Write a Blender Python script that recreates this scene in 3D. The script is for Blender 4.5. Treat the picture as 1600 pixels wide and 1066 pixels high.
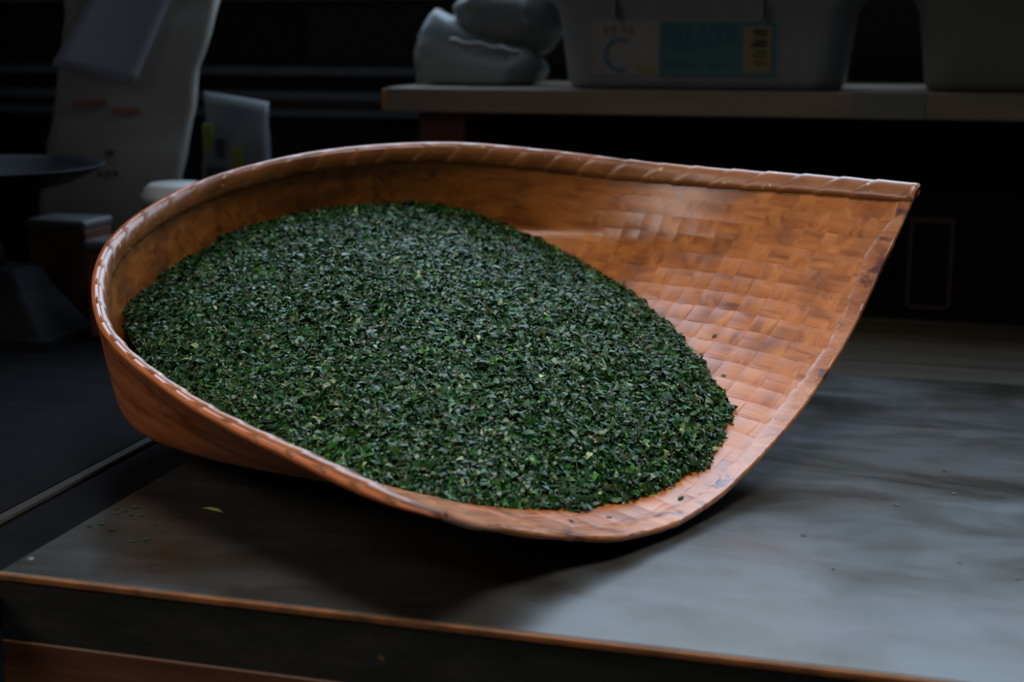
import bpy, bmesh, math, random
import numpy as np
from mathutils import Vector, Matrix, noise as mnoise

for o in list(bpy.data.objects): bpy.data.objects.remove(o, do_unlink=True)
scene = bpy.context.scene
col = scene.collection
random.seed(7)
rng = np.random.default_rng(11)

# ------------------------------------------------------------------ camera
cam_d = bpy.data.cameras.new('camera'); cam = bpy.data.objects.new('camera', cam_d); col.objects.link(cam)
cam_d.sensor_width = 36.0; cam_d.lens = 50.0
cam.location = (0, 0, 0.42)
cam.rotation_euler = (math.radians(90 - 12.264), 0, math.radians(15.6))
cam_d.clip_start = 0.05
cam_d.dof.use_dof = True; cam_d.dof.focus_distance = 1.36; cam_d.dof.aperture_fstop = 4.2
scene.camera = cam

# ------------------------------------------------------------------ world and lights
world = bpy.data.worlds.new('world'); scene.world = world; world.use_nodes = True
bg = world.node_tree.nodes['Background']
bg.inputs[0].default_value = (0.62, 0.78, 1.0, 1); bg.inputs[1].default_value = 0.050

def area_light(name, loc, rot, sx, sy, energy, color, spread=180):
    d = bpy.data.lights.new(name, 'AREA'); d.shape = 'RECTANGLE'; d.size = sx; d.size_y = sy
    d.energy = energy; d.color = color; d.spread = math.radians(spread)
    o = bpy.data.objects.new(name, d); col.objects.link(o)
    o.location = loc; o.rotation_euler = rot
    return o
# daylight entering the high window in the back wall
area_light('window_daylight', (-0.15, 2.63, 1.38), (math.radians(-80), 0, 0), 3.0, 1.36, 45, (0.60, 0.78, 1.0), 160)
# daylight entering the roof light above the work table
area_light('roof_daylight', (0.05, 0.85, 2.16), (math.radians(9), math.radians(8), 0), 0.8, 0.8, 3.2, (1.0, 0.97, 0.92), 42)

# added fill for the basket's outer wall, set in a made-up left window
area_light('side_fill_light', (-1.84, 0.35, 1.20), Vector((1.20, 0.85, -1.08)).to_track_quat('-Z', 'Y').to_euler(), 1.30, 1.15, 1.45, (1.0, 0.94, 0.88), 42)

vs = scene.view_settings
vs.view_transform = 'Standard'; vs.look = 'None'; vs.exposure = 0.0; vs.gamma = 1.0; vs.use_curve_mapping = False

# ------------------------------------------------------------------ helpers
def tag(o, label=None, cat=None, group=None, kind=None):
    if label: o['label'] = label
    if cat: o['category'] = cat
    if group: o['group'] = group
    if kind: o['kind'] = kind
    return o

def empty(name, loc=(0, 0, 0), rz=0.0):
    o = bpy.data.objects.new(name, None); col.objects.link(o)
    o.location = loc; o.rotation_euler = (0, 0, rz); o.empty_display_size = 0.05
    return o

def mesh_obj(name, verts, faces, mat, parent=None, smooth=False):
    me = bpy.data.meshes.new(name)
    me.from_pydata([tuple(map(float, v)) for v in verts], [], [tuple(map(int, f)) for f in faces])
    me.update()
    if mat: me.materials.append(mat)
    if smooth: me.polygons.foreach_set('use_smooth', [True] * len(me.polygons))
    o = bpy.data.objects.new(name, me); col.objects.link(o)
    if parent: o.parent = parent
    return o

def bm_obj(name, bm, mat, parent=None, smooth=False, recalc=True):
    if recalc: bmesh.ops.recalc_face_normals(bm, faces=bm.faces)
    me = bpy.data.meshes.new(name); bm.to_mesh(me); bm.free()
    if mat: me.materials.append(mat)
    if smooth: me.polygons.foreach_set('use_smooth', [True] * len(me.polygons))
    o = bpy.data.objects.new(name, me); col.objects.link(o)
    if parent: o.parent = parent
    return o

def add_box(bm, x0, x1, y0, y1, z0, z1, bev=0.0, seg=1):
    r = bmesh.ops.create_cube(bm, size=1.0)
    vv = r['verts']
    for v in vv:
        v.co = Vector(((x0 + x1) / 2 + v.co.x * (x1 - x0), (y0 + y1) / 2 + v.co.y * (y1 - y0), (z0 + z1) / 2 + v.co.z * (z1 - z0)))
    if bev > 0:
        es = list({e for v in vv for e in v.link_edges})
        bmesh.ops.bevel(bm, geom=es, offset=bev, segments=seg, affect='EDGES', profile=0.5)

def box(name, x0, x1, y0, y1, z0, z1, mat, parent=None, bev=0.0, seg=1):
    bm = bmesh.new(); add_box(bm, x0, x1, y0, y1, z0, z1, bev, seg)
    return bm_obj(name, bm, mat, parent)

def lathe(name, prof, mat, parent=None, n=40, loc=(0, 0, 0)):
    vs_, fs = [], []
    for k in range(n):
        c, s = math.cos(2 * math.pi * k / n), math.sin(2 * math.pi * k / n)
        for r, z in prof: vs_.append((loc[0] + r * c, loc[1] + r * s, loc[2] + z))
    m = len(prof)
    for k in range(n):
        for i in range(m - 1):
            a, b = k * m + i, ((k + 1) % n) * m + i
            fs.append((a, b, b + 1, a + 1))
    bm = bmesh.new()
    bv = [bm.verts.new(v) for v in vs_]
    for f in fs:
        try: bm.faces.new([bv[i] for i in f])
        except ValueError: pass
    bmesh.ops.remove_doubles(bm, verts=bm.verts, dist=1e-5)
    return bm_obj(name, bm, mat, parent, smooth=True)

def rounded_loop(hx, hy, r, seg=6):
    pts = []
    for cx_, cy_, a0 in ((hx - r, hy - r, 0), (-hx + r, hy - r, 90), (-hx + r, -hy + r, 180), (hx - r, -hy + r, 270)):
        for k in range(seg + 1):
            a = math.radians(a0 + 90 * k / seg)
            pts.append((cx_ + r * math.cos(a), cy_ + r * math.sin(a)))
    return pts

def loft(name, loops, mat, parent=None, cap_bottom=True, cap_top=False, smooth=True):
    vs_ = [p for lp in loops for p in lp]; n = len(loops[0]); fs = []
    for i in range(len(loops) - 1):
        for k in range(n):
            k2 = (k + 1) % n
            fs.append((i * n + k, i * n + k2, (i + 1) * n + k2, (i + 1) * n + k))
    if cap_bottom: fs.append(tuple(range(n))[::-1])
    if cap_top: fs.append(tuple(range((len(loops) - 1) * n, len(loops) * n)))
    return mesh_obj(name, vs_, fs, mat, parent, smooth)

# ------------------------------------------------------------------ materials
def mat_noise(name, stops, scale=(8, 8, 8), rough=(0.5, 0.6), metallic=0.0, bump=0.0, detail=6.0, distort=0.0,
              coat=0.0, fine=None, bump_scale=None, spec=0.5):
    m = bpy.data.materials.new(name); m.use_nodes = True
    nt = m.node_tree; N = nt.nodes; Lk = nt.links
    p = N['Principled BSDF']
    tc = N.new('ShaderNodeTexCoord'); mp = N.new('ShaderNodeMapping'); mp.inputs['Scale'].default_value = scale
    Lk.new(tc.outputs['Object'], mp.inputs['Vector'])
    nz = N.new('ShaderNodeTexNoise'); nz.inputs['Scale'].default_value = 1.0; nz.inputs['Detail'].default_value = detail
    nz.inputs['Distortion'].default_value = distort; nz.inputs['Roughness'].default_value = 0.62
    Lk.new(mp.outputs[0], nz.inputs['Vector'])
    cr = N.new('ShaderNodeValToRGB'); els = cr.color_ramp.elements
    while len(els) < len(stops): els.new(0.5)
    for e, (pos, c) in zip(els, stops): e.position = pos; e.color = (*c, 1)
    Lk.new(nz.outputs['Fac'], cr.inputs['Fac'])
    out = cr.outputs['Color']
    if fine:
        fscale, flo, fhi, fcol = fine
        n2 = N.new('ShaderNodeTexNoise'); n2.inputs['Scale'].default_value = fscale; n2.inputs['Detail'].default_value = 3
        Lk.new(tc.outputs['Object'], n2.inputs['Vector'])
        r2 = N.new('ShaderNodeMapRange'); r2.inputs[1].default_value = flo; r2.inputs[2].default_value = fhi
        Lk.new(n2.outputs['Fac'], r2.inputs[0])
        mx = N.new('ShaderNodeMixRGB'); mx.inputs[2].default_value = (*fcol, 1)
        Lk.new(r2.outputs[0], mx.inputs[0]); Lk.new(out, mx.inputs[1]); out = mx.outputs[0]
    Lk.new(out, p.inputs['Base Color'])
    mr = N.new('ShaderNodeMapRange'); mr.inputs[1].default_value = 0.3; mr.inputs[2].default_value = 0.7
    mr.inputs[3].default_value = rough[0]; mr.inputs[4].default_value = rough[1]
    Lk.new(nz.outputs['Fac'], mr.inputs[0]); Lk.new(mr.outputs[0], p.inputs['Roughness'])
    p.inputs['Metallic'].default_value = metallic
    p.inputs['Specular IOR Level'].default_value = spec
    p.inputs['Coat Weight'].default_value = coat; p.inputs['Coat Roughness'].default_value = 0.32
    if bump > 0:
        b = N.new('ShaderNodeBump'); b.inputs['Strength'].default_value = bump; b.inputs['Distance'].default_value = 0.002
        if bump_scale:
            n3 = N.new('ShaderNodeTexNoise'); n3.inputs['Scale'].default_value = bump_scale; n3.inputs['Detail'].default_value = 5
            Lk.new(tc.outputs['Object'], n3.inputs['Vector']); Lk.new(n3.outputs['Fac'], b.inputs['Height'])
        else: Lk.new(nz.outputs['Fac'], b.inputs['Height'])
        Lk.new(b.outputs[0], p.inputs['Normal'])
    return m

def plain(name, c, rough=0.6, metallic=0.0, spec=0.5):
    return mat_noise(name, [(0.3, tuple(x * 0.88 for x in c)), (0.7, tuple(min(1, x * 1.1) for x in c))], (9, 9, 9), (rough, rough), metallic, spec=spec)

M = {}
M['bamboo'] = mat_noise('lacquered_bamboo', [(0.25, (0.13, 0.030, 0.006)), (0.48, (0.40, 0.115, 0.016)), (0.75, (0.56, 0.190, 0.032))],
                        (9, 70, 70), (0.28, 0.44), 0, 0.40, 8, 0.6, coat=0.75, fine=(16, 0.50, 0.78, (0.16, 0.040, 0.010)))
M['bamboo_cross'] = mat_noise('lacquered_bamboo_cross', [(0.25, (0.14, 0.033, 0.007)), (0.48, (0.41, 0.122, 0.018)), (0.75, (0.56, 0.195, 0.034))],
                        (70, 9, 70), (0.28, 0.44), 0, 0.40, 8, 0.6, coat=0.75, fine=(16, 0.50, 0.78, (0.16, 0.040, 0.010)))
M['shell'] = mat_noise('stained_bamboo_shell', [(0.28, (0.17, 0.036, 0.009)), (0.5, (0.44, 0.115, 0.026)), (0.75, (0.58, 0.18, 0.045))],
                        (7, 7, 40), (0.32, 0.5), 0, 0.3, 8, 0.8, coat=0.8, fine=(45, 0.62, 0.8, (0.10, 0.025, 0.010)), bump_scale=60)
M['rim'] = mat_noise('rim_vine', [(0.25, (0.11, 0.028, 0.007)), (0.5, (0.29, 0.090, 0.018)), (0.78, (0.43, 0.155, 0.040))],
                        (14, 14, 30), (0.32, 0.5), 0, 0.35, 8, 0.8, coat=0.8, fine=(95, 0.66, 0.72, (0.72, 0.50, 0.20)), bump_scale=110)
M['lip'] = mat_noise('worn_lip', [(0.32, (0.11, 0.026, 0.012)), (0.44, (0.34, 0.105, 0.026)), (0.7, (0.52, 0.21, 0.075))],
                        (16, 30, 30), (0.26, 0.5), 0, 0.6, 8, 0.8, coat=0.9, fine=(40, 0.60, 0.68, (0.09, 0.018, 0.012)), bump_scale=120)
M['knot'] = mat_noise('dark_corner_knot', [(0.3, (0.012, 0.007, 0.006)), (0.7, (0.07, 0.025, 0.012))], (40, 40, 40), (0.4, 0.5))
M['metal'] = mat_noise('worn_zinc_sheet', [(0.30, (0.048, 0.040, 0.028)), (0.43, (0.082, 0.075, 0.062)), (0.55, (0.100, 0.100, 0.096)), (0.70, (0.128, 0.132, 0.136))],
                        (4.5, 11, 11), (0.24, 0.42), 0.72, 0.05, 8, 0.5, fine=(13, 0.50, 0.74, (0.062, 0.052, 0.038)), bump_scale=40)
M['copper'] = mat_noise('worn_edge_brown', [(0.3, (0.10, 0.035, 0.01)), (0.7, (0.34, 0.12, 0.03))], (30, 30, 30), (0.6, 0.7), 0.0, 0.2)
M['dark_edge'] = mat_noise('dark_edge_board', [(0.3, (0.010, 0.010, 0.008)), (0.7, (0.028, 0.026, 0.020))], (10, 30, 30), (0.45, 0.65), 0, 0.4, fine=(26, 0.70, 0.76, (0.30, 0.15, 0.04)), bump_scale=50)
M['apron'] = mat_noise('apron_wood', [(0.3, (0.07, 0.022, 0.008)), (0.7, (0.16, 0.055, 0.018))], (5, 40, 40), (0.5, 0.7), 0, 0.4, fine=(50, 0.68, 0.74, (0.35, 0.16, 0.04)))
M['black_wood'] = mat_noise('black_stained_wood', [(0.3, (0.003, 0.0035, 0.005)), (0.7, (0.008, 0.0085, 0.011))], (6, 24, 24), (0.65, 0.8), 0, 0.3, spec=0.06)
M['rail'] = mat_noise('worn_rail', [(0.40, (0.006, 0.005, 0.004)), (0.7, (0.032, 0.022, 0.013))], (40, 8, 40), (0.5, 0.7), 0, 0.5)
M['olive_wood'] = mat_noise('old_bench_wood', [(0.3, (0.022, 0.016, 0.007)), (0.7, (0.048, 0.036, 0.017))], (4, 26, 26), (0.55, 0.7), 0, 0.3)
M['shelf_wood'] = mat_noise('pale_shelf_wood', [(0.3, (0.20, 0.155, 0.11)), (0.7, (0.28, 0.22, 0.16))], (4, 30, 30), (0.55, 0.7), 0, 0.2)
M['orange_wood'] = plain('orange_end_grain', (0.45, 0.20, 0.06))
M['red_wood'] = plain('dark_red_wood', (0.09, 0.025, 0.012))
M['wall'] = mat_noise('soot_dark_plaster', [(0.3, (0.012, 0.010, 0.008)), (0.7, (0.024, 0.019, 0.014))], (3, 3, 3), (0.8, 0.9), 0, 0.3)
M['brown_panel'] = plain('brown_panel', (0.026, 0.012, 0.006), 0.7)
M['ledge'] = plain('grey_ledge', (0.16, 0.17, 0.18), 0.5)
M['ledge_brown'] = plain('brown_ledge', (0.10, 0.055, 0.025), 0.5)
M['floor'] = mat_noise('dark_floor', [(0.3, (0.010, 0.009, 0.008)), (0.7, (0.022, 0.020, 0.016))], (4, 4, 4), (0.7, 0.9))
M['paper'] = mat_noise('kraft_paper', [(0.3, (0.36, 0.34, 0.29)), (0.7, (0.46, 0.43, 0.38))], (5, 5, 5), (0.6, 0.75), 0, 0.5, bump_scale=18)
M['note'] = plain('blue_grey_paper', (0.42, 0.44, 0.50), 0.6)
M['stamp'] = plain('faded_stamp_ink', (0.14, 0.12, 0.10), 0.8)
M['red_ink'] = plain('faded_red_ink', (0.42, 0.16, 0.10), 0.8)
M['bag_film'] = plain('white_film_bag', (0.17, 0.18, 0.195), 0.4)
M['bag_green'] = plain('yellow_green_print', (0.22, 0.25, 0.03), 0.5)
M['bag_dark'] = plain('dark_print', (0.04, 0.045, 0.04), 0.5)
M['plastic_sack'] = mat_noise('white_plastic_sack', [(0.3, (0.18, 0.20, 0.19)), (0.7, (0.26, 0.27, 0.27))], (5, 5, 5), (0.35, 0.5), 0, 0.2)
M['tub'] = plain('milky_plastic', (0.22, 0.24, 0.25), 0.4)
M['tub_olive'] = plain('grey_olive_plastic', (0.17, 0.175, 0.145), 0.45)
M['tub_white'] = plain('pale_lid_plastic', (0.52, 0.54, 0.54), 0.4)
M['lab_pale'] = plain('label_pale', (0.27, 0.27, 0.245), 0.6)
M['lab_teal'] = plain('label_teal', (0.055, 0.165, 0.18), 0.6)
M['lab_navy'] = plain('label_navy_print', (0.03, 0.10, 0.15), 0.6)
M['lab_blue'] = plain('label_blue_ring', (0.06, 0.16, 0.23), 0.6)
M['lab_red'] = plain('label_red_print', (0.26, 0.14, 0.11), 0.6)
M['lab_yellow'] = plain('label_yellow', (0.26, 0.21, 0.09), 0.6)
M['iron'] = plain('black_cast_iron', (0.008, 0.009, 0.011), 0.7, 0.0, 0.12)
M['steel_dark'] = plain('dark_steel_pan', (0.012, 0.014, 0.018), 0.55, 0.0, 0.25)
M['box_red'] = plain('red_brown_box', (0.16, 0.055, 0.035), 0.6)
M['cloth'] = plain('grey_cloth', (0.10, 0.10, 0.11), 0.8)
M['screw'] = plain('steel_screw', (0.16, 0.17, 0.18), 0.5, 0.5)
M['winframe'] = plain('window_frame_wood', (0.08, 0.05, 0.03), 0.6)

# tea: colour comes from a per-flake attribute
def tea_mat():
    m = bpy.data.materials.new('tea_leaf'); m.use_nodes = True
    nt = m.node_tree; p = nt.nodes['Principled BSDF']
    at = nt.nodes.new('ShaderNodeAttribute'); at.attribute_name = 'leaf_colour'
    nt.links.new(at.outputs['Color'], p.inputs['Base Color'])
    p.inputs['Roughness'].default_value = 0.36; p.inputs['Specular IOR Level'].default_value = 0.34
    return m
M['tea'] = tea_mat()
M['tea_bed'] = mat_noise('tea_bed', [(0.3, (0.004, 0.010, 0.003)), (0.7, (0.014, 0.032, 0.010))], (120, 120, 120), (0.6, 0.7), 0, 1.0)
M['tea_loose'] = plain('loose_tea_flake', (0.018, 0.045, 0.016), 0.45)
M['tea_bright'] = plain('bright_yellow_green_leaf', (0.30, 0.34, 0.07), 0.45)

# ------------------------------------------------------------------ the setting
BACK = 2.66
tag(box('floor', -2.0, 2.6, -1.2, BACK + 0.1, -0.80, -0.75, M['floor']), kind='structure')
bm = bmesh.new()   # back wall around the high window
wx0, wx1, wz0, wz1 = -1.75, 1.45, 0.66, 2.10
add_box(bm, -2.0, wx0, BACK, BACK + 0.1, -0.75, 2.2)
add_box(bm, wx1, 2.6, BACK, BACK + 0.1, -0.75, 2.2)
add_box(bm, wx0, wx1, BACK, BACK + 0.1, -0.75, wz0)
add_box(bm, wx0, wx1, BACK, BACK + 0.1, wz1, 2.2)
tag(bm_obj('wall_back', bm, M['wall']), kind='structure')
bm = bmesh.new()   # left wall around the opening added for the side fill
add_box(bm, -2.0, -1.9, -1.2, -0.4, -0.75, 2.2); add_box(bm, -2.0, -1.9, 1.1, BACK + 0.1, -0.75, 2.2)
add_box(bm, -2.0, -1.9, -0.4, 1.1, -0.75, 0.55); add_box(bm, -2.0, -1.9, -0.4, 1.1, 1.85, 2.2)
tag(bm_obj('wall_left', bm, M['wall']), kind='structure')
tag(box('wall_right', 2.6, 2.7, -1.2, BACK + 0.1, -0.75, 2.2, M['wall']), kind='structure')
bm = bmesh.new()   # ceiling around the roof light
add_box(bm, -2.0, -0.45, -1.2, BACK + 0.1, 2.2, 2.28); add_box(bm, 0.55, 2.6, -1.2, BACK + 0.1, 2.2, 2.28)
add_box(bm, -0.45, 0.55, -1.2, 0.35, 2.2, 2.28); add_box(bm, -0.45, 0.55, 1.35, BACK + 0.1, 2.2, 2.28)
tag(bm_obj('ceiling', bm, M['wall']), kind='structure')
win = empty('window_1', (-0.15, BACK, wz0)); tag(win, kind='structure')
for nm, x0, x1, z0, z1 in (('window_frame', -1.60, 1.60, 0, 0.04), ('window_frame', -1.60, 1.60, 1.40, 1.44), ('window_frame', -1.60, -1.56, 0.04, 1.40),
                           ('window_frame', 1.56, 1.60, 0.04, 1.40), ('mullion', -0.54, -0.52, 0.04, 1.40), ('mullion', 0.52, 0.54, 0.04, 1.40)):
    box(nm, x0, x1, 0.03, 0.07, z0, z1, M['winframe'], win)

fill_win = empty('added_window', (-1.95, 0.35, 0.55)); tag(fill_win, kind='structure')  # unseen window, made up to house the side fill lamp
for y0, y1, z0, z1 in ((-0.75, 0.75, 0, 0.03), (-0.75, 0.75, 1.27, 1.3), (-0.75, -0.72, 0.03, 1.27), (0.72, 0.75, 0.03, 1.27)):
    box('window_frame', -0.02, 0.02, y0, y1, z0, z1, M['winframe'], fill_win)

# ledges and panels on the back wall, left of the shelf
def trim(name, x0, x1, z0, z1, d, m):
    return tag(box(name, x0, x1, BACK - d, BACK, z0, z1, m, bev=0.003), kind='structure')
trim('trim_1', -1.9, -0.70, 0.336, 0.354, 0.05, M['ledge'])
trim('trim_2', -1.9, -0.70, 0.288, 0.306, 0.06, M['ledge'])
trim('trim_3', -1.9, -0.70, 0.272, 0.288, 0.03, M['ledge_brown'])
trim('trim_4', -1.9, -0.70, 0.256, 0.272, 0.055, M['ledge'])
trim('trim_5', -1.9, -0.60, 0.480, 0.500, 0.05, M['ledge'])
trim('trim_6', -1.16, -0.62, 0.354, 0.480, 0.012, M['brown_panel'])

# ------------------------------------------------------------------ benches and table
lb = empty('side_bench', (-1.5, 1.4, -0.75))
tag(lb, 'black stained bench left of the metal topped table, carrying the scale and bags', 'bench')
box('top', -0.38, 0.713, -0.52, 0.81, 0.70, 0.738, M['black_wood'], lb)
box('rail', 0.713, 0.728, -0.52, 0.81, 0.704, 0.738, M['rail'], lb, 0.002)
box('filler_board', 0.728, 0.816, -0.52, 0.81, 0.70, 0.734, M['black_wood'], lb, 0.002)
for x in (-0.33, 0.70):
    for y in (-0.46, 0.75): box('leg', x - 0.03, x + 0.03, y - 0.03, y + 0.03, 0, 0.70, M['black_wood'], lb)

rb = empty('rear_bench', (0.4, 2.04, -0.75))
tag(rb, 'old brown wooden bench behind the metal topped table', 'bench')
for k in range(4):
    y0 = -0.24 + k * 0.101
    box('plank', -1.07, 1.7, y0 + 0.0006, y0 + 0.1004, 0.715, 0.742 + (k % 2) * 0.0006, M['olive_wood'], rb)
for x in (-1.0, 1.6):
    for y in (-0.18, 0.12): box('leg', x - 0.035, x + 0.035, y - 0.035, y + 0.035, 0, 0.715, M['olive_wood'], rb)

TX0, TX1, TY0, TY1 = -0.681, 1.25, 0.917, 1.785
tb = empty('work_table', (0.28, 1.35, -0.75))
tag(tb, 'worktable topped with a worn bluish metal sheet, carrying the tea basket', 'table')
ox, oy, oz = 0.28, 1.35, -0.75
def tbox(name, x0, x1, y0, y1, z0, z1, m, bev=0, seg=1): return box(name, x0 - ox, x1 - ox, y0 - oy, y1 - oy, z0 - oz, z1 - oz, m, tb, bev, seg)
tbox('metal_sheet', TX0, TX1, TY0 + 0.002, TY1, -0.004, 0.0, M['metal'], 0.0008)
tag(tbox('front_lip', TX0, TX1, TY0 - 0.002, TY0 + 0.002, -0.0062, -0.0004, M['copper'], 0.0012, 2), 'worn orange brown edge strip')
tbox('edge_board', TX0, TX1, TY0, TY1, -0.056, -0.004, M['dark_edge'])
tbox('apron', TX0 - 0.002, TX1 - 0.01, TY0 - 0.001, TY0 + 0.024, -0.20, -0.056, M['apron'], 0.002)
tbox('apron', TX0 + 0.01, TX1 - 0.01, TY1 - 0.03, TY1 - 0.005, -0.20, -0.056, M['apron'], 0.002)
for x in (TX0 + 0.05, TX1 - 0.05):
    for y in (TY0 + 0.06, TY1 - 0.06): tbox('leg', x - 0.035, x + 0.035, y - 0.035, y + 0.035, -0.75, -0.056, M['apron'])
for sx, sy in ((-0.679+0.006, 0.950), (-0.66, 1.62)):
    lathe('screw_head', [(0, 0.0012), (0.0022, 0.0009), (0.0032, 0.0)], M['screw'], tb, 14, (sx - ox, sy - oy, -oz + 0.0001))

# ------------------------------------------------------------------ the winnowing basket
RIM = np.array([(0.6986,-0.3856),(0.6612,-0.3853),(0.6021,-0.3786),(0.5358,-0.3691),(0.4665,-0.3612),(0.3885,-0.3503),(0.3069,-0.3338),(0.246,-0.319),
 (0.1882,-0.2974),(0.1383,-0.2677),(0.0925,-0.232),(0.0466,-0.1828),(0.0175,-0.1307),(0,-0.0724),(-0.0076,-0.0004),(0.0028,0.0698),(0.0313,0.1483),
 (0.0761,0.2143),(0.1334,0.2689),(0.2454,0.319),(0.367,0.3484),(0.4862,0.3686),(0.6,0.3824),(0.7038,0.383)])
LIPS = np.array([(-1,.699),(-.797,.6855),(-.646,.7003),(-.513,.7189),(-.325,.727),(-.129,.7251),(.104,.719),(.345,.7152),(.568,.7112),(.773,.7053),(1,.7038)])
_tg = np.gradient(RIM, axis=0); _nm = np.stack([-_tg[:, 1], _tg[:, 0]], 1); _nm /= np.linalg.norm(_nm, axis=1, keepdims=True)
_nm *= np.sign((_nm * (np.array([.4, 0]) - RIM)).sum(1, keepdims=True)); RIM = RIM + _nm * 0.0055     # inner face of the rim
BOW, DM, DC, CX, LEN = -0.0201, 0.152, 0.195, 0.22, 0.70
POSE = Matrix(((0.9143, 0.4050, 0.0040, -0.7860), (-0.3912, 0.8857, -0.2500, 1.5035), (-0.1048, 0.2270, 0.9682, 0.2488), (0, 0, 0, 1)))

def arcs(P, w, h, n=101):
    d = np.r_[0, np.cumsum(np.hypot(np.diff(P[:, 0]) * w, np.diff(P[:, 1]) * h))]; d /= d[-1]
    t = np.linspace(0, 1, n); return np.stack([np.interp(t, d, P[:, 0]), np.interp(t, d, P[:, 1])], 1)
PC = arcs(np.array([(1, 0), (1, .35), (.995, .64), (.90, .80), (.78, .95), (.62, 1), (0, 1.)]), .3, .18)
for _ in range(1): PC[1:-1] = (PC[:-2] + 2 * PC[1:-1] + PC[2:]) / 4
_s = np.linspace(1, 0, 80); PM = arcs(np.stack([_s, 1 - _s ** 2.2], 1), .384, .152)
RD = np.r_[0, np.cumsum(np.hypot(*np.diff(RIM, axis=0).T))]; RIMLEN = RD[-1]; RD = RD / RIMLEN
def smooth01(x): x = np.clip(x, 0, 1); return x * x * (3 - 2 * x)
def herm(Q, d, t):
    m = np.gradient(Q, d, axis=0); i = np.clip(np.searchsorted(d, t) - 1, 0, len(d) - 2)
    h = (d[i + 1] - d[i])[:, None]; x = ((t - d[i]) / (d[i + 1] - d[i]))[:, None]
    return (2*x**3 - 3*x**2 + 1) * Q[i] + (x**3 - 2*x**2 + x) * h * m[i] + (-2*x**3 + 3*x**2) * Q[i + 1] + (x**3 - x**2) * h * m[i + 1]
def S(t, tau):
    """point of the inner surface: t runs along the rim (near corner, closed end, far corner), tau from rim to spine"""
    t = np.asarray(t, float); tau = np.broadcast_to(np.asarray(tau, float), t.shape); sh = t.shape; t = t.ravel(); tau = np.clip(tau.ravel(), 0, 1)
    r = herm(RIM, RD, np.clip(t, 0, 1)); a, b = r[:, 0], r[:, 1]
    k = smooth01((a - .08) / .58); D = DC + (DM - DC) * k
    i = tau * 100; i0 = np.clip(i.astype(int), 0, 99); fr = (i - i0)[:, None]
    pc = PC[i0] * (1 - fr) + PC[i0 + 1] * fr; pm = PM[i0] * (1 - fr) + PM[i0 + 1] * fr
    sig = pc[:, 0] * (1 - k) + pm[:, 0] * k; dd = pc[:, 1] * (1 - k) + pm[:, 1] * k
    ca = np.maximum(a, CX)
    A = ca + (a - ca) * sig; B = b * sig
    g = np.clip((a - .3) / .4, 0, 1) ** 1.5
    A = A + g * (np.interp(np.sign(b) * sig, LIPS[:, 0], LIPS[:, 1]) - np.where(b < 0, .6986, .7038))
    rn = BOW * (1 - (2 * np.clip(a / LEN, -.2, 1.2) - 1) ** 2)
    return np.stack([A, B, rn * (1 - dd) - D * dd], 1).reshape(sh + (3,))
def SN(t, tau):
    """inner surface and its inward normal"""
    t = np.asarray(t, float); tau = np.broadcast_to(np.asarray(tau, float), t.shape)
    e = 2e-3
    P = S(t, tau)
    du = S(np.clip(t + e, 0, 1), tau) - S(np.clip(t - e, 0, 1), tau); dv = S(t, np.clip(tau + 6e-3, 0, 1)) - S(t, np.clip(tau - 6e-3, 0, .999))
    n = np.cross(du, dv); ln = np.linalg.norm(n, axis=-1, keepdims=True)
    n = np.where(ln > 1e-12, n / np.maximum(ln, 1e-12), np.array([0, 0, 1.]))
    s = np.sign((n * (np.array([.45, 0, .25]) - P)).sum(-1, keepdims=True)); s[s == 0] = 1
    return P, n * s
def grid_faces(nu, nv, off=0, flip=False):
    f = []
    for i in range(nu - 1):
        for j in range(nv - 1):
            q = (off + i * nv + j, off + (i + 1) * nv + j, off + (i + 1) * nv + j + 1, off + i * nv + j + 1)
            f.append(q[::-1] if flip else q)
    return f

# lower the pose so that the outside just rests on the table
_t, _u = np.meshgrid(np.linspace(0, 1, 300), np.linspace(0, 1, 80), indexing='ij')
_P, _N = SN(_t, _u); _O = _P - _N * 0.0065
PR = np.array(POSE)[:3, :3]; PT = np.array(POSE)[:3, 3]
_W = _O @ PR.T + PT
PT[2] -= _W[..., 2].min() - 0.0012
BASE = np.array((0.50, -0.12, -0.155))           # basket origin: on its underside, near the contact with the table
def to_local(P): return np.asarray(P) - BASE
def to_world(P): return np.asarray(P) @ PR.T + PT
bk = empty('winnowing_basket')
mw = Matrix([[*PR[0], 0], [*PR[1], 0], [*PR[2], 0], [0, 0, 0, 1]]); mw.translation = Vector(to_world(BASE))
bk.matrix_world = mw
tag(bk, 'large orange brown woven bamboo winnowing basket heaped with green tea', 'basket')

# shell: inner skin, outer skin, rim and lip closed
nu, nv = 220, 64
tt, uu = np.meshgrid(np.linspace(0, 1, nu), np.linspace(0, 1, nv), indexing='ij')
Pin, Nin = SN(tt, uu)
Pout = Pin - Nin * (0.0030 + 0.0035 * smooth01(np.minimum(tt, 1 - tt) / 0.06))[..., None]
V = np.concatenate([Pin.reshape(-1, 3), Pout.reshape(-1, 3)]); o2 = nu * nv
F = grid_faces(nu, nv) + grid_faces(nu, nv, o2, True)
for i in range(nu - 1): F.append((i * nv, o2 + i * nv, o2 + (i + 1) * nv, (i + 1) * nv))
for j in range(nv - 1):
    F.append((j, j + 1, o2 + j + 1, o2 + j)); q = (nu - 1) * nv
    F.append((q + j, o2 + q + j, o2 + q + j + 1, q + j + 1))
bm = bmesh.new(); bv = [bm.verts.new(v) for v in to_local(V)]
for f in F:
    try: bm.faces.new([bv[i] for i in f])
    except ValueError: pass
bmesh.ops.remove_doubles(bm, verts=bm.verts, dist=2e-5)
bm_obj('shell', bm, M['shell'], bk, smooth=True)

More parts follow.
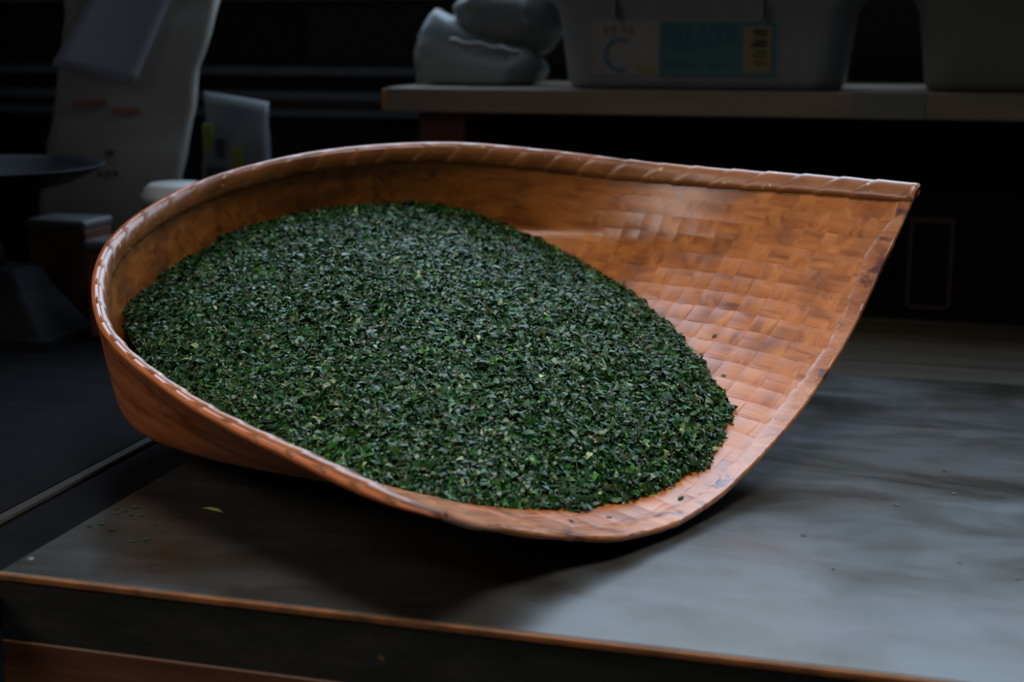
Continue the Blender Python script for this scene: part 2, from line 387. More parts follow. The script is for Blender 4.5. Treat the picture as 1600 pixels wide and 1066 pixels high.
# woven strips: hoops that follow the rim, crossed by strips from side to side
PITCH = 0.026; WH = 0.00058; LIFT = 0.0009
NH = 17
def sq(x): return np.tanh(2.2 * np.cos(math.pi * x)) / math.tanh(2.2)
def amp(T_, U_):
    x_ = T_ * 9.0; y_ = U_ * 4.0
    v_ = 0.5 + 0.5 * np.sin(x_ * 2.1 + 1.7 * np.sin(y_ * 1.9)) * np.cos(y_ * 2.3 + 1.1 * np.sin(x_ * 1.3))
    return (0.65 + 0.65 * v_) * smooth01((U_ - 0.04) / 0.22)
def strip_mesh(name, P, N, width_idx, off, mat):
    """P, N: (n, m, 3) centre grid and normals; off: (n, m) lift above the shell; adds a thin skirt down to the shell"""
    n, m = P.shape[:2]
    top = P + N * off[..., None]
    bot = P + N * (off - 0.0005)[..., None]
    Vv = np.concatenate([bot[:, :1], top[:, :1], top, top[:, -1:], bot[:, -1:]], axis=1)
    fs = [f_ for k_, f_ in enumerate(grid_faces(n, m + 4)) if k_ % (m + 3) not in (1, m + 1)]
    return mesh_obj(name, to_local(Vv.reshape(-1, 3)), fs, mat, bk, smooth=True)
crown = lambda w: -0.00022 * np.abs(w) ** 4
for j in range(NH):
    hw = 0.5 / NH; tc = (j + 0.5) / NH
    w = np.linspace(-1, 1, 6); t = np.linspace(0.004, 0.996, 190)
    T2, W2 = np.meshgrid(t, w, indexing='ij')
    P, N = SN(T2, tc + W2 * hw)
    s_len = np.where(T2 < .5, T2, 1 - T2) * RIMLEN / PITCH
    off = LIFT + (WH * amp(np.where(T2 < .5, T2, 1 - T2), tc + W2 * 0) * sq(s_len - 0.5 + j) + crown(W2)) * smooth01((0.245 - np.minimum(T2, 1 - T2)) / 0.06)
    strip_mesh('hoop_strip', P, N, w, off, M['bamboo'])
aa = RIM[:, 0]
tn = np.linspace(0, .5, 400); an = herm(RIM, RD, tn)[:, 0]; tf = np.linspace(.5, 1, 400); af = herm(RIM, RD, tf)[:, 0]
for i in range(17):
    s0 = (i + 0.5) * PITCH / RIMLEN             # rim distance from either corner
    w = np.linspace(-1, 1, 6) * 0.5 * PITCH / RIMLEN
    q = np.linspace(-0.985, 0.985, 120)
    Q2, W2 = np.meshgrid(q, w, indexing='ij')
    T2 = np.where(Q2 < 0, s0 + W2, 1 - s0 - W2); TA = 1 - np.abs(Q2)
    P, N = SN(T2, np.clip(TA, 0.012, 0.985))
    g_ = smooth01((0.245 - s0) / 0.06)
    off = LIFT - 0.0005 * (1 - g_) - WH * amp(s0 + W2 * 0, TA) * sq(TA * NH - 0.5 + i) * g_ + crown(W2 / (0.5 * PITCH / RIMLEN))
    strip_mesh('cross_strip', P, N, w, off, M['bamboo_cross'])

# rim: a core hoop and overlapping slanted wraps
def rim_frame(t):
    """rim point, outward normal of the wall and the direction up along the wall"""
    t = np.asarray(t, float); P, N = SN(t, np.full(t.shape, 0.02)); P0 = S(t, np.zeros_like(t))
    up = P0 - S(t, np.full(t.shape, 0.06)); up /= np.linalg.norm(up, axis=-1, keepdims=True)
    return P0, -N, up
SEC = np.array([(0.0066, -0.013), (0.0066, -0.005), (0.0054, -0.0016), (0.0016, -0.0008), (-0.0026, -0.0014), (-0.0048, -0.0050), (-0.0054, -0.011), (-0.0052, -0.0185), (-0.0040, -0.0235), (-0.0010, -0.0245)])
SECN = np.zeros_like(SEC); _c = np.array((0.001, -0.012))
for k in range(len(SEC)):
    dd_ = SEC[min(k + 1, len(SEC) - 1)] - SEC[max(k - 1, 0)]; nn = np.array((dd_[1], -dd_[0])); nn /= np.linalg.norm(nn)
    SECN[k] = nn if nn @ (SEC[k] - _c) > 0 else -nn
def rim_patch(t_lo, t_hi, n, lift, skew, jit=0.0):
    rows = []
    for k in range(len(SEC)):
        sk = skew * (-(SEC[k][1]) / 0.0235) if k >= 3 else skew * -0.25 * (SEC[k][1] < -.002)
        ts = np.clip(np.linspace(t_lo, t_hi, n) + sk, 0, 1)
        P, O, UPV = rim_frame(ts)
        pr = (SEC[k][None] + SECN[k][None] * lift[:, None] * (0.15 if k < 2 else 1.0)) * (0.40 + 0.60 * smooth01(ts / 0.055))[:, None]
        rows.append(P + O * pr[:, :1] + UPV * pr[:, 1:])
    return np.stack(rows, 1)          # (n, m, 3)
core = rim_patch(0, 1, 160, np.full(160, -0.0006), 0.0)
mesh_obj('rim_core', to_local(core.reshape(-1, 3)), grid_faces(160, len(SEC)), M['rim'], bk, smooth=True)
NW = 41
for i in range(NW):
    t0 = i / NW - 0.004; t1 = (i + 1) / NW + 0.004
    n = 9
    lift = np.linspace(0.0016, -0.0002, n) + rng.normal(0, 0.00010, n)
    lift[0] = -0.0008; lift = np.r_[lift[0], lift[1:]]
    ts = rim_patch(t0 + rng.normal(0, .0012), t1, n, lift, -0.013)
    mesh_obj('rim_wrap', to_local(ts.reshape(-1, 3)), grid_faces(n, len(SEC)), M['knot'] if i == 0 else M['rim'], bk, smooth=True)
# small end caps of the rim at the two corners
for tcap in (0.0, 1.0):
    P, O, UPV = rim_frame(np.array([0.003 if tcap == 0 else 0.997]))
    dirn = S(np.array([tcap]), np.array([0.]))[0] - S(np.array([abs(tcap - 0.02)]), np.array([0.]))[0]; dirn /= np.linalg.norm(dirn)
    vv = []
    for sx, sc in ((0.0, 1.06), (0.004, 1.0), (0.007, 0.7)):
        for s_ in SEC:
            pr = (_c + (s_ - _c) * sc) * (0.40 if tcap == 0 else 1.0); vv.append(P[0] + O[0] * pr[0] + UPV[0] * pr[1] + dirn * sx)
    m = len(SEC); fs = grid_faces(3, m) + [(m - 1, 0, m, 2 * m - 1), (2 * m - 1, m, 2 * m, 3 * m - 1), tuple(range(2 * m, 3 * m))]
    mesh_obj('rim_end', to_local(vv), fs, M['rim'], bk, smooth=True)

# lip: a folded, ragged strip along the open mouth and a rolled edge
def lip_pt(q, back):
    """q in -1..1 along the mouth; back = distance from the edge into the basket"""
    q = np.asarray(q, float); bck = np.broadcast_to(back, q.shape) / RIMLEN
    t = np.where(q < 0, bck, 1 - bck); return SN(t, 1 - np.abs(q))
qn = 150; q = np.linspace(-0.992, 0.992, qn)
prev = None
rows = []
wdt = 0.018 + 0.060 * np.convolve(np.convolve(rng.normal(0, .25, qn + 20), np.ones(14) / 14, 'same'), np.ones(4) / 4, 'same')[10:10 + qn] + rng.normal(0, .0006, qn)
for fr, lf in ((0.0, 0.0022), (0.3, 0.0022), (0.65, 0.0019), (0.92, 0.0015), (1.0, 0.0009)):
    P, N = lip_pt(q, wdt * fr + 0.0005)
    rows.append(P + N * (lf + (rng.normal(0, .00022, qn) if fr < 1 else 0))[:, None] if np.ndim(lf + (rng.normal(0, .00022, qn) if fr < 1 else 0)) else P + N * lf)
LS = np.stack(rows, 1)
mesh_obj('lip_strip', to_local(LS.reshape(-1, 3)), grid_faces(qn, 5), M['lip'], bk, smooth=True)
P, N = lip_pt(q, 0.001)
dirm = np.gradient(P, axis=0); dirm /= np.linalg.norm(dirm, axis=1, keepdims=True); outm = np.cross(dirm, N)
outm *= np.sign(outm[:, :1])
vv = []
rad = 0.0028 * (1 + 0.16 * np.sin(q * 33) + rng.normal(0, .08, qn))
for k in range(10):
    a = 2 * math.pi * k / 10
    vv.append(P + N * (-0.0008 + 1.0 * rad * math.sin(a))[:, None] + outm * (0.55 * rad * math.cos(a))[:, None])
LT = np.stack(vv + [vv[0]], 1)
mesh_obj('lip_edge', to_local(LT.reshape(-1, 3)), grid_faces(qn, 11), M['lip'], bk, smooth=True)

# ------------------------------------------------------------------ the heap of tea
OUT = np.array([(.050,-.181),(.028,-.145),(.003,-.064),(.001,.028),(.031,.137),(.097,.230),(.146,.269),(.212,.290),(.325,.271),(.454,.217),(.535,.171),(.603,.122),
                (.652,.085),(.676,.040),(.688,-.019),(.676,-.111),(.656,-.178),(.628,-.227),(.600,-.268),(.54,-.295),(.46,-.305),(.36,-.298),(.25,-.278),(.17,-.250),(.11,-.215)])
OUTN = np.array([-.085,-.089,-.084,-.076,-.081,-.089,-.103,-.124,-.134,-.134,-.136,-.142,-.147,-.151,-.152,-.142,-.125,-.107,-.088,-.082,-.080,-.078,-.078,-.080,-.083])
_d = np.r_[0, np.cumsum(np.hypot(*np.diff(np.vstack([OUT, OUT[:1]]), axis=0).T))]; _d /= _d[-1]
_tt = np.linspace(0, 1, 361)[:-1]
OB = np.stack([np.interp(_tt, _d, np.r_[OUT[:, k], OUT[0, k]]) for k in (0, 1)], 1); OBN = np.interp(_tt, _d, np.r_[OUTN, OUTN[0]])
for _ in range(3):
    OB = (np.roll(OB, 1, 0) + 2 * OB + np.roll(OB, -1, 0)) / 4
wob = 1 + 0.006 * np.sin(_tt * 2 * math.pi * 23) + 0.005 * np.sin(_tt * 2 * math.pi * 41 + 2)
ctr = np.array([.34, -.03]); OB = ctr + (OB - ctr) * wob[:, None] * 1.0
G = 0.0055
ga = np.arange(-.03, .73, G); gb = np.arange(-.38, .34, G)
GA, GB = np.meshgrid(ga, gb, indexing='ij')
def inside(x, y):
    r = np.zeros(x.shape, bool); x1, y1 = OB[:, 0], OB[:, 1]; x2, y2 = np.roll(x1, -1), np.roll(y1, -1)
    for k in range(len(x1)):
        c = ((y1[k] > y) != (y2[k] > y)) & (x < (x2[k] - x1[k]) * (y - y1[k]) / (y2[k] - y1[k] + 1e-15) + x1[k]); r ^= c
    return r
MK = inside(GA, GB)
near_i = np.zeros(GA.shape, int); bd = np.full(GA.shape, 9.)
for k in range(0, 360, 2):
    dk = np.hypot(GA - OB[k, 0], GB - OB[k, 1]); s_ = dk < bd; bd[s_] = dk[s_]; near_i[s_] = k
BN = OBN[near_i]
lap = BN.copy(); bul = np.zeros_like(BN)
for it in range(3500):
    l2 = (np.roll(lap, 1, 0) + np.roll(lap, -1, 0) + np.roll(lap, 1, 1) + np.roll(lap, -1, 1)) / 4
    b2 = (np.roll(bul, 1, 0) + np.roll(bul, -1, 0) + np.roll(bul, 1, 1) + np.roll(bul, -1, 1)) / 4 + G * G / 4
    lap = np.where(MK, l2, BN); bul = np.where(MK, b2, 0)
bul = (bul / bul.max()) ** 0.80
HT = lap + 0.050 * bul
HT += np.where(MK, 0.0016 * np.sin(GA * 61 + 2 * np.sin(GB * 37)) * np.sin(GB * 53 + 1.3) * np.minimum(1, bul * 4), 0)
def samp(A, x, y):
    fx = np.clip((x - ga[0]) / G, 0, len(ga) - 1.001); fy = np.clip((y - gb[0]) / G, 0, len(gb) - 1.001)
    i, j = fx.astype(int), fy.astype(int); u, v = fx - i, fy - j
    return A[i, j] * (1 - u) * (1 - v) + A[i + 1, j] * u * (1 - v) + A[i, j + 1] * (1 - u) * v + A[i + 1, j + 1] * u * v
teaP = empty('tea_heap'); teaP.matrix_world = mw
tag(teaP, 'heap of dark green crumbled tea leaves filling the winnowing basket', 'tea', kind='stuff')
idx = -np.ones(GA.shape, int); sel = MK; idx[sel] = np.arange(sel.sum())
Vb = np.stack([GA[sel], GB[sel], HT[sel] - 0.0035], 1); Fb = []
for i in range(len(ga) - 1):
    for j in range(len(gb) - 1):
        q4 = (idx[i, j], idx[i + 1, j], idx[i + 1, j + 1], idx[i, j + 1])
        if min(q4) >= 0: Fb.append(q4)
tag(mesh_obj('tea_bed', to_local(Vb), Fb, M['tea_bed'], teaP, smooth=True), kind='stuff')

NF = 92000
x = rng.uniform(-.03, .72, NF * 3); y = rng.uniform(-.37, .33, NF * 3)
ok = inside(x, y); x, y = x[ok][:NF], y[ok][:NF]; n = len(x)
z = samp(HT, x, y)
gx = (samp(HT, x + .006, y) - samp(HT, x - .006, y)) / .012; gy = (samp(HT, x, y + .006) - samp(HT, x, y - .006)) / .012
edge = np.clip(samp(bd, x, y) / 0.02, 0, 1)
nrm = np.stack([-np.clip(gx, -1, 1), -np.clip(gy, -1, 1), np.ones(n)], 1); nrm /= np.linalg.norm(nrm, axis=1, keepdims=True)
nrm += rng.normal(0, 0.42, (n, 3)) * 1.0; nrm /= np.linalg.norm(nrm, axis=1, keepdims=True)
ang = rng.uniform(0, 2 * math.pi, n); rv = np.stack([np.cos(ang), np.sin(ang), rng.normal(0, .1, n)], 1)
ux = rv - nrm * (rv * nrm).sum(1, keepdims=True); ux /= np.linalg.norm(ux, axis=1, keepdims=True); uy = np.cross(nrm, ux)
ln = np.minimum(np.exp(rng.normal(math.log(0.0076), 0.40, n)), 0.0145); asp = rng.uniform(0.18, 0.46, n); wd = ln * asp
stem = rng.random(n) < 0.05; ln[stem] = rng.uniform(.008, .016, stem.sum()); wd[stem] = rng.uniform(.0006, .0011, stem.sum())
ctrp = np.stack([x, y, z + rng.uniform(-0.003, 0.0022, n) + 0.0004], 1)
shp = [(-.5, 0), (-.18, .46), (.24, .40), (.5, 0), (.20, -.48), (-.24, -.38)]
cur = rng.normal(0, 0.22, n) * ln; VV = np.zeros((n, 6, 3))
for k, (sx, sy) in enumerate(shp):
    jx = sx + rng.normal(0, .09, n); jy = sy + rng.normal(0, .10, n)
    lz = cur * (1 - 4 * sx * sx) + rng.normal(0, .05, n) * ln
    VV[:, k] = ctrp + ux * (jx * ln)[:, None] + uy * (jy * wd)[:, None] + nrm * lz[:, None]
cls = rng.random(n)
cbase = np.zeros((n, 3))
pal = [(0.55, (0.0062, 0.042, 0.0050)), (0.74, (0.009, 0.048, 0.017)), (0.89, (0.022, 0.085, 0.006)), (0.955, (0.032, 0.038, 0.007)), (0.983, (0.060, 0.110, 0.036)), (1.01, (0.17, 0.22, 0.08))]
lo = 0
for hi, c in pal:
    s_ = (cls >= lo) & (cls < hi); cbase[s_] = c; lo = hi
cbase *= np.exp(rng.normal(0, .32, n))[:, None]
cbase[stem] = np.array((0.07, 0.09, 0.03)) * rng.uniform(.4, 1.6, (stem.sum(), 1))
me = bpy.data.meshes.new('tea_flakes')
nvv = n * 6
me.vertices.add(nvv); me.vertices.foreach_set('co', to_local(VV.reshape(-1, 3)).astype(np.float32).ravel())
base = np.arange(n)[:, None] * 6
loops = np.concatenate([base + 0, base + 1, base + 5, base + 1, base + 2, base + 4, base + 5, base + 2, base + 3, base + 4], 1).ravel()
me.loops.add(len(loops)); me.loops.foreach_set('vertex_index', loops.astype(np.int32))
st = (np.arange(n)[:, None] * 10 + np.array([0, 3, 7])).ravel(); me.polygons.add(n * 3); me.polygons.foreach_set('loop_start', st.astype(np.int32))
me.update(calc_edges=True); me.validate()
ca_ = me.color_attributes.new('leaf_colour', 'FLOAT_COLOR', 'POINT')
cc = np.ones((n, 6, 4), np.float32); cc[:, :, :3] = cbase[:, None]; ca_.data.foreach_set('color', cc.ravel())
me.materials.append(M['tea'])
fl = bpy.data.objects.new('tea_flakes', me); col.objects.link(fl); fl.parent = teaP; tag(fl, kind='stuff')

# loose flakes on the table and on the basket floor
def flake_mesh(L_, W_, bend):
    v = [(-.5 * L_, 0, .0003), (-.18 * L_, .46 * W_, bend), (.24 * L_, .40 * W_, bend), (.5 * L_, 0, .0003), (.2 * L_, -.48 * W_, bend * .6), (-.24 * L_, -.38 * W_, bend * .6)]
    v = v + [(a, b, c + .0003) for a, b, c in v]
    f = [(5, 1, 0), (5, 4, 2, 1), (4, 3, 2), (6, 7, 11), (7, 8, 10, 11), (8, 9, 10)] + [(k, (k + 1) % 6, 6 + (k + 1) % 6, 6 + k) for k in range(6)]
    return v, f
fm = []
for k in range(4):
    v, f = flake_mesh(0.006 + 0.0014 * k, 0.0030 + 0.0006 * (k % 2), 0.0006 + 0.0004 * k)
    mm = bpy.data.meshes.new('tea_flake'); mm.from_pydata(v, [], f); mm.update(); mm.materials.append(M['tea_loose']); fm.append(mm)
def flake(xy, z_, label, group, k, tilt=(0, 0), sc_=0.85):
    o = bpy.data.objects.new('tea_flake', fm[k % 4]); col.objects.link(o)
    o.location = (xy[0], xy[1], z_); o.rotation_euler = (tilt[0], tilt[1], random.uniform(0, 6.28))
    o.scale = (sc_, sc_, sc_); tag(o, label, 'tea flake', group)
LOOSE_L = [(-0.664, 1.067), (-0.671, 1.078), (-0.660, 1.074), (-0.656, 1.085), (-0.649, 1.066), (-0.640, 1.069), (-0.662, 1.038), (-0.644, 1.026), (-0.603, 1.075), (-0.592, 1.072), (-0.613, 1.006), (-0.604, 1.013), (-0.616, 1.051), (-0.669, 1.031), (-0.623, 1.084)]
LOOSE_R = [(-0.099, 1.429), (0.049, 1.396), (0.056, 1.326), (-0.07, 1.175), (-0.041, 1.102), (0.057, 1.144), (0.1, 1.12), (0.005, 1.278)]
v, f = flake_mesh(0.024, 0.0042, 0.0022)
bl = mesh_obj('tea_leaf', v, f, M['tea_bright'])
bl.location = (-0.585, 1.097, 0.0002); bl.rotation_euler = (0, 0, -0.25); tag(bl, 'bright yellow green curled tea leaf on the metal near the table corner', 'tea leaf')
for k, (t_, u_) in enumerate(((0.948, 0.700), (0.925, 0.57), (0.973, 0.86), (0.012, 0.80), (0.020, 0.60), (0.022, 0.50))):
    P, N = SN(np.array([t_]), np.array([u_])); o = bpy.data.objects.new('tea_flake', fm[k % 4]); col.objects.link(o)
    nw = Vector(PR @ N[0]); o.rotation_euler = (nw.to_track_quat('Z', 'Y') @ Matrix.Rotation(k * 1.3, 3, 'Z').to_quaternion()).to_euler()
    o.location = Vector(to_world(P[0] + N[0] * (0.0012 if u_ > .1 else .002))); tag(o, 'tiny tea flake stuck on the bare mouth of the basket beside the heap', 'tea flake', 'stray flakes on the basket mouth')
for k, p in enumerate(LOOSE_L): flake(p, 0.0002, 'tiny dark tea flake lying loose on the metal left of the basket', 'loose flakes at the left end of the table', k)
for k, p in enumerate(LOOSE_R): flake(p, 0.0002, 'tiny dark tea flake lying loose on the metal right of the basket', 'loose flakes at the right of the table', k, sc_=0.62)

# ------------------------------------------------------------------ shelf on the right with what stands on it
sh = empty('storage_shelf', (-0.10, 2.36, 0.293)); tag(sh, 'pale wooden shelf board on a dark red upright, behind the basket', 'shelf')
box('board', -0.727, 1.2, -0.16, 0.30, 0, 0.039, M['shelf_wood'], sh, 0.002)
tag(box('end_strip', -0.735, -0.727, -0.158, 0.298, 0.002, 0.036, M['orange_wood'], sh, 0.001), 'orange end grain strip')
box('upright', -0.68, -0.60, -0.135, 0.28, -1.043, 0, M['red_wood'], sh, 0.002)
box('upright', 1.10, 1.16, -0.135, 0.28, -1.043, 0, M['red_wood'], sh, 0.002)
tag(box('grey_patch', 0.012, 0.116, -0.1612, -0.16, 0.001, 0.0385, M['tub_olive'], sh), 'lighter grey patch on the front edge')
SZ = 0.3321

def tub(name, cx, cy, hx0, hx1, hy0, hy1, h, m, label, wob=0.0):
    e = empty(name, (cx, cy, SZ)); tag(e, label, 'container')
    loops = []
    for z, f in ((0.0, -0.10), (0.004, -0.04), (0.015, 0.0), (0.05, .12), (0.12, .40), (h * .8, .8), (h, 1.0)):
        hx = hx0 + (hx1 - hx0) * max(f, 0) - (0.012 if f < -0.05 else 0.004 if f < 0 else 0); hy = hy0 + (hy1 - hy0) * max(f, 0) - (0.012 if f < -0.05 else 0.004 if f < 0 else 0)
        loops.append([(p[0], p[1], z) for p in rounded_loop(hx, hy, 0.045)])
    for z, g in ((h, 0.012), (h - 0.012, 0.013), (h - 0.013, 0.004)): pass
    loft('body', loops, m, e)
    rim_l = [[(p[0], p[1], z) for p in rounded_loop(hx1 + g, hy1 + g, 0.05)] for z, g in ((h - .02, .001), (h - .02, .012), (h, .012), (h, -.004), (h - .02, -.004))]
    loft('rim', rim_l, m, e, cap_bottom=False, smooth=False)
    lid = [[(p[0], p[1], z) for p in rounded_loop(hx1 + g, hy1 + g, 0.05)] for z, g in ((h + .0005, .014), (h + .012, .014), (h + .016, .006), (h + .016, -.02))]
    loft('lid', lid, M['tub_white'], e, cap_bottom=True, cap_top=True, smooth=False)
    return e
t1 = tub('plastic_tub', -0.322, 2.325, 0.216, 0.248, 0.100, 0.125, 0.175, M['tub'], 'milky plastic tub with a teal printed label on the shelf')
# raised ribs near the upper corners of the front
for x in (-0.13, 0.095): box('rib', x - 0.003, x + 0.003, -0.1225, -0.108, 0.108, 0.155, M['tub'], t1, 0.002)
def front_y(z): return -(0.100 + 0.025 * np.interp(z, [0.015, 0.05, 0.12, 0.14, 0.175], [0, .12, .40, .8, 1.0]))
def on_front(name, x0, x1, z0, z1, lift, m, par):
    vs_ = [(x, front_y(z) - l, z) for l in (lift, lift - 0.0006) for x, z in ((x0, z0), (x1, z0), (x1, z1), (x0, z1))]
    return mesh_obj(name, vs_, [(0, 1, 2, 3), (7, 6, 5, 4), (0, 4, 5, 1), (1, 5, 6, 2), (2, 6, 7, 3), (3, 7, 4, 0)], m, par)
lab = on_front('label', -0.165, 0.120, 0.022, 0.106, 0.0012, M['lab_pale'], t1)
on_front('teal_panel', -0.062, 0.117, 0.021, 0.104, 0.0018, M['lab_teal'], lab)
on_front('yellow_sticker', 0.067, 0.109, 0.028, 0.096, 0.0024, M['lab_yellow'], lab)
for k, (zz, hh, w_) in enumerate(((0.089, .005, .022), (0.083, .003, .018), (0.074, .005, .020), (0.068, .006, .024), (0.058, .003, .018), (0.052, .003, .022), (0.044, .002, .02), (0.039, .002, .018))):
    on_front('barcode_bar', 0.103 - w_, 0.103, zz - hh / 2, zz + hh / 2, 0.0030, M['bag_dark'], lab)
def glyph_row(x0, n_, z0, hgt, pitch, m, skip=()):
    """a row of unreadable printed characters, each a few crossing strokes"""
    for k in range(n_):
        if k in skip: continue
        xx = x0 + k * pitch; w_ = pitch * .78
        for zz in (0.12, 0.55, 0.95): 
            if random.random() < .85: on_front('print_stroke', xx, xx + w_ * random.uniform(.7, 1), z0 + hgt * (zz - .1), z0 + hgt * (zz + .03), 0.0024, m, lab)
        xs = xx + w_ * random.choice((.2, .5, .7)); on_front('print_stroke', xs, xs + w_ * .16, z0, z0 + hgt, 0.0025, m, lab)
glyph_row(-0.056, 10, 0.086, 0.011, 0.0115, M['lab_navy'], (4,))
glyph_row(-0.056, 10, 0.071, 0.011, 0.0115, M['lab_navy'])
glyph_row(-0.052, 12, 0.063, 0.004, 0.007, M['lab_navy'])
glyph_row(-0.054, 7, 0.034, 0.008, 0.007, M['lab_navy']); glyph_row(0.014, 5, 0.034, 0.008, 0.007, M['lab_navy'])
glyph_row(-0.150, 4, 0.084, 0.013, 0.013, M['lab_red'])
ring = []
for k in range(25):
    a = math.radians(60 + 225 * k / 24)
    for r in (0.021, 0.027): ring.append((-0.122 + r * math.cos(a), front_y(0.053 + r * math.sin(a)) - 0.0022, 0.053 + r * math.sin(a)))
mesh_obj('blue_arc', ring, grid_faces(25, 2), M['lab_blue'], lab)
on_front('yellow_block', -0.098, -0.068, 0.025, 0.036, 0.0020, M['lab_yellow'], lab)

t2 = tub('plastic_tub', 0.235, 2.36, 0.222, 0.256, 0.105, 0.13, 0.18, M['tub_olive'], 'greyish olive plastic tub at the right end of the shelf')
box('handle', -0.075, 0.11, -0.150, -0.122, 0.131, 0.150, M['tub_white'], t2, 0.005, 2)

def crumple(name, loops, mat, parent, amp, freq, cap_top=True, seed=0):
    o = loft(name, loops, mat, parent, True, cap_top, True)
    for v in o.data.vertices:
        nz = mnoise.noise_vector(v.co * freq + Vector((seed, seed * 2, seed * 3)))
        nz = nz + 0.55 * mnoise.noise_vector(v.co * freq * 2.4 + Vector((seed, 7, 2))); k = min(1.0, max(0.0, v.co.z / 0.02)); v.co += Vector((nz.x, nz.y, nz.z * .5 * k)) * amp
    return o
# plastic sack: two slumped lobes with a gathered peak
sk = empty('plastic_sack', (-0.716, 2.37, SZ + 0.004)); tag(sk, 'crumpled white plastic sack on the shelf beside the tubs', 'sack')
loops = []
for k in range(14):
    f = k / 13; z = 0.108 * f; hx = 0.100 + 0.010 * math.sin(f * 3.1) - 0.02 * f ** 3; hy = 0.085 * (1 - 0.55 * f ** 2)
    lp = []
    for p in rounded_loop(hx, hy, min(0.05, hy * .9), 8):
        peak = 0.016 * math.exp(-((p[0] + 0.085) / 0.022) ** 2) * f ** 2 - 0.046 * f * smooth01((p[0] + 0.08) / 0.17)
        lp.append((p[0], p[1], z + peak))
    loops.append(lp)
crumple('front_bag', loops, M['plastic_sack'], sk, 0.008, 22, True, 1)
loops = []
for k in range(14):
    f = k / 13; z = 0.05 + 0.13 * f; w_ = math.sin(math.pi * (0.28 + 0.62 * f))
    loops.append([(0.028 + p[0] + 0.02 * f, 0.03 + p[1], z) for p in rounded_loop(0.090 * w_, 0.07 * w_, 0.05 * w_, 8)])
crumple('gathered_top', loops, M['plastic_sack'], sk, 0.020, 17, True, 5)
fold = []
for k in range(20):
    x_ = -0.03 + 0.12 * k / 19
    for dy, dz in ((-0.001, 0.0), (-0.006, 0.003), (-0.006, 0.006), (0, 0.008)): fold.append((x_, -0.078 + dy - 0.008 * math.sin(k * .5), 0.066 - 0.018 * k / 19 + dz + 0.002 * math.sin(k)))
mesh_obj('fold', fold, grid_faces(20, 4), M['plastic_sack'], sk, True)

# chest below the shelf
ch = empty('low_chest', (0.45, 2.38, -0.75)); tag(ch, 'near black low chest with a faint brown panel frame, under the shelf', 'chest')
box('body', -0.46, 0.48, -0.165, 0.16, 0, 0.930, M['black_wood'], ch, 0.003)
for x0, x1, z0, z1 in ((-0.44, -0.38, 0.148, 0.156), (-0.386, -0.380, 0.02, 0.148), (-0.446, -0.440, 0.02, 0.156), (-0.44, -0.386, 0.016, 0.022)):
    box('panel_frame', x0, x1, -0.1685, -0.165, z0 + 0.742, z1 + 0.742, M['brown_panel'], ch)

# ------------------------------------------------------------------ things on the left bench (top at z = -0.012)
BZ = -0.0118
pb = empty('paper_bag', (-1.285, 2.045, BZ), math.radians(27)); tag(pb, 'tall pale paper bag leaning right at the left, with a blue grey sheet', 'bag')
loops = []
for k in range(22):
    f = k / 21; z = 0.60 * f
    lean = 0.205 * z; hx = 0.103 + 0.014 * f + 0.003 * math.sin(f * 9); hy = 0.07 * (1 - .5 * f)
    loops.append([(p[0] + lean, p[1] - 0.01 * f, z) for p in rounded_loop(hx, hy, 0.012, 5)])
crumple('bag_body', loops, M['paper'], pb, 0.007, 14, True, 3)
# sheet hanging over its front
gv = []
for i in range(9):
    for j in range(13):
        u, v = i / 8, j / 12
        gv.append((-0.039 + 0.122 * u + 0.099 * v, -0.068 + 0.006 * math.sin(3 * u) + 0.014 * v, 0.382 - 0.033 * u + (0.164 + 0.048 * u) * v))
sheet = mesh_obj('hanging_sheet', gv, grid_faces(9, 13), M['note'], pb, True)
md = sheet.modifiers.new('thick', 'SOLIDIFY'); md.thickness = 0.0012
tag(sheet, 'blue grey paper sheet')
for k, (x_, z_, w_, h_, m) in enumerate(((0.005, 0.245, .012, .010, 'stamp'), (-0.012, 0.213, .007, .008, 'stamp'), (0.0, 0.213, .007, .008, 'stamp'), (0.012, 0.213, .007, .008, 'stamp'),
                                         (-0.022, 0.323, .05, .008, 'red_ink'), (0.035, 0.310, .04, .007, 'red_ink'))):
    ys_ = -(0.07 * (1 - 0.5 * z_ / 0.6) + 0.01 * z_ / 0.6)
    box('faded_print', x_ + 0.035 - w_ / 2, x_ + 0.035 + w_ / 2, ys_ - 0.0045, ys_ + 0.006, z_ - h_ / 2, z_ + h_ / 2, M[m], pb)

b2_ = empty('foil_bag', (-1.072, 2.158, BZ), math.radians(14)); tag(b2_, 'small white bag with yellow green print beside the paper bag', 'bag')
loops = []
for k in range(18):
    f = k / 17; z = 0.335 * f; hx = 0.058 - 0.006 * f; hy = 0.045 * (1 - f ** 3 * .93)
    loops.append([(p[0], p[1], z - 0.016 * f * (p[0] + .05) / .1) for p in rounded_loop(hx, hy, min(.012, hy * .8), 5)])
crumple('bag_body', loops, M['bag_film'], b2_, 0.007, 16, True, 9)
for x0, x1, z0, z1, m in ((-0.052, -0.036, 0.225, 0.285, 'bag_green'), (-0.030, -0.016, 0.225, 0.262, 'bag_dark'), (-0.006, 0.014, 0.19, 0.245, 'bag_green'), (-0.046, -0.014, 0.19, 0.216, 'bag_dark')):
    zm_ = (z0 + z1) / 2 / 0.335; ys_ = -0.045 * (1 - zm_ ** 3 * .93)
    box('print_patch', x0, x1, ys_ - 0.0035, ys_ + 0.008, z0, z1, M[m], b2_)

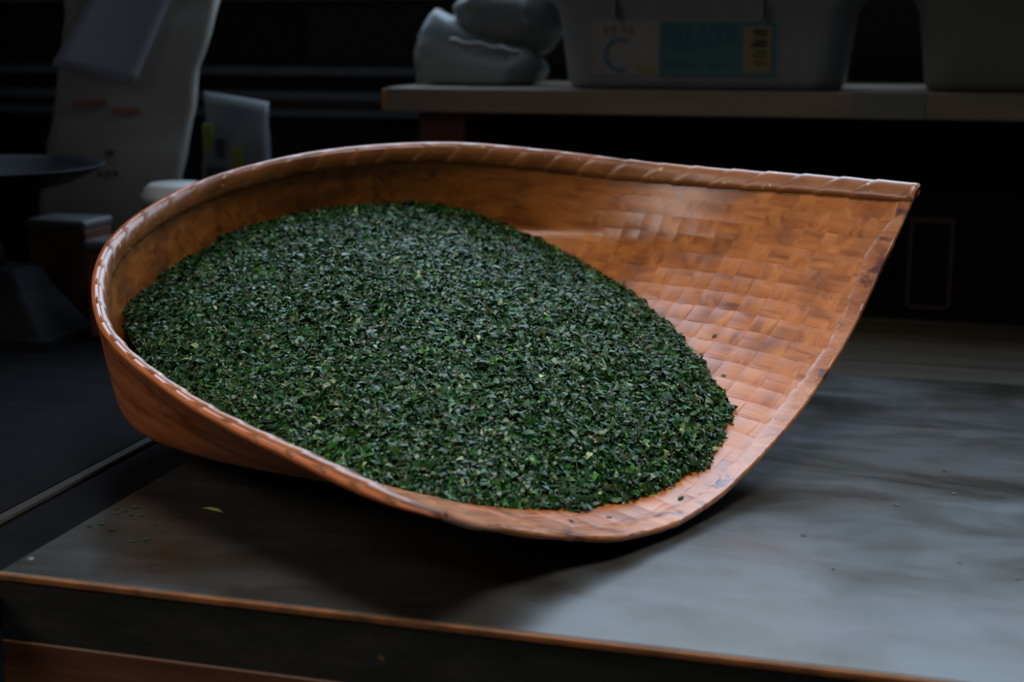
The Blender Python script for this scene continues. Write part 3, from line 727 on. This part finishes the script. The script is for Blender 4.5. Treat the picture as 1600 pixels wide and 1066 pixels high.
lt = empty('lidded_tub', (-1.063, 1.99, BZ)); lt.location.y = 1.865; lt.location.x = -1.030; tag(lt, 'small round tub with a pale lid just behind the basket', 'tub')
lathe('body', [(0, 0), (0.042, 0), (0.046, 0.19), (0, 0.19)], M['cloth'], lt, 36)
lathe('lid', [(0.047, 0.186), (0.051, 0.187), (0.051, 0.200), (0.046, 0.204), (0.043, 0.212), (0.036, 0.217), (0, 0.218)], M['tub_white'], lt, 36)

sc = empty('kitchen_scale', (-1.262, 1.735, BZ)); tag(sc, 'black iron pan scale at the left edge on the black bench', 'scale')
loops = [[(p[0], p[1], z) for p in rounded_loop(hx, hy, 0.012, 4)] for z, hx, hy in ((0, .130, .070), (.014, .130, .070), (.018, .122, .064), (.075, .080, .046), (.10, .066, .040), (.106, .058, .034))]
loft('base', loops, M['iron'], sc, True, True, False)
lathe('post', [(0, .10), (.028, .10), (.022, .13), (.016, .15), (.016, .20), (.030, .212), (0, .212)], M['iron'], sc, 28)
lathe('pan', [(0, .212), (.06, .213), (.12, .222), (.158, .240), (.170, .246), (.171, .249), (.158, .244), (.12, .227), (0, .217)], M['steel_dark'], sc, 56)
dial = lathe('dial', [(0, 0.0), (0.024, 0.0), (0.024, 0.004), (0, 0.004)], M['iron'], sc, 28)
dial.rotation_euler = (math.radians(66), 0, 0); dial.location = (0.0, -0.0525, 0.052)

rx = empty('red_box', (-1.195, 1.862, BZ)); tag(rx, 'red brown box with pale top, low behind the scale', 'box')
box('body', -0.055, 0.040, -0.045, 0.03, 0, 0.150, M['box_red'], rx, 0.003)
box('lid', -0.057, 0.042, -0.047, 0.032, 0.150, 0.162, M['ledge'], rx, 0.003)
ry = empty('pale_topped_box', (-1.092, 1.80, BZ)); tag(ry, 'small dark red box with whitish lid right of the scale', 'box')
box('body', -0.034, 0.030, -0.03, 0.03, 0, 0.128, M['box_red'], ry, 0.003)
box('lid', -0.036, 0.032, -0.032, 0.032, 0.128, 0.142, M['ledge'], ry, 0.003)
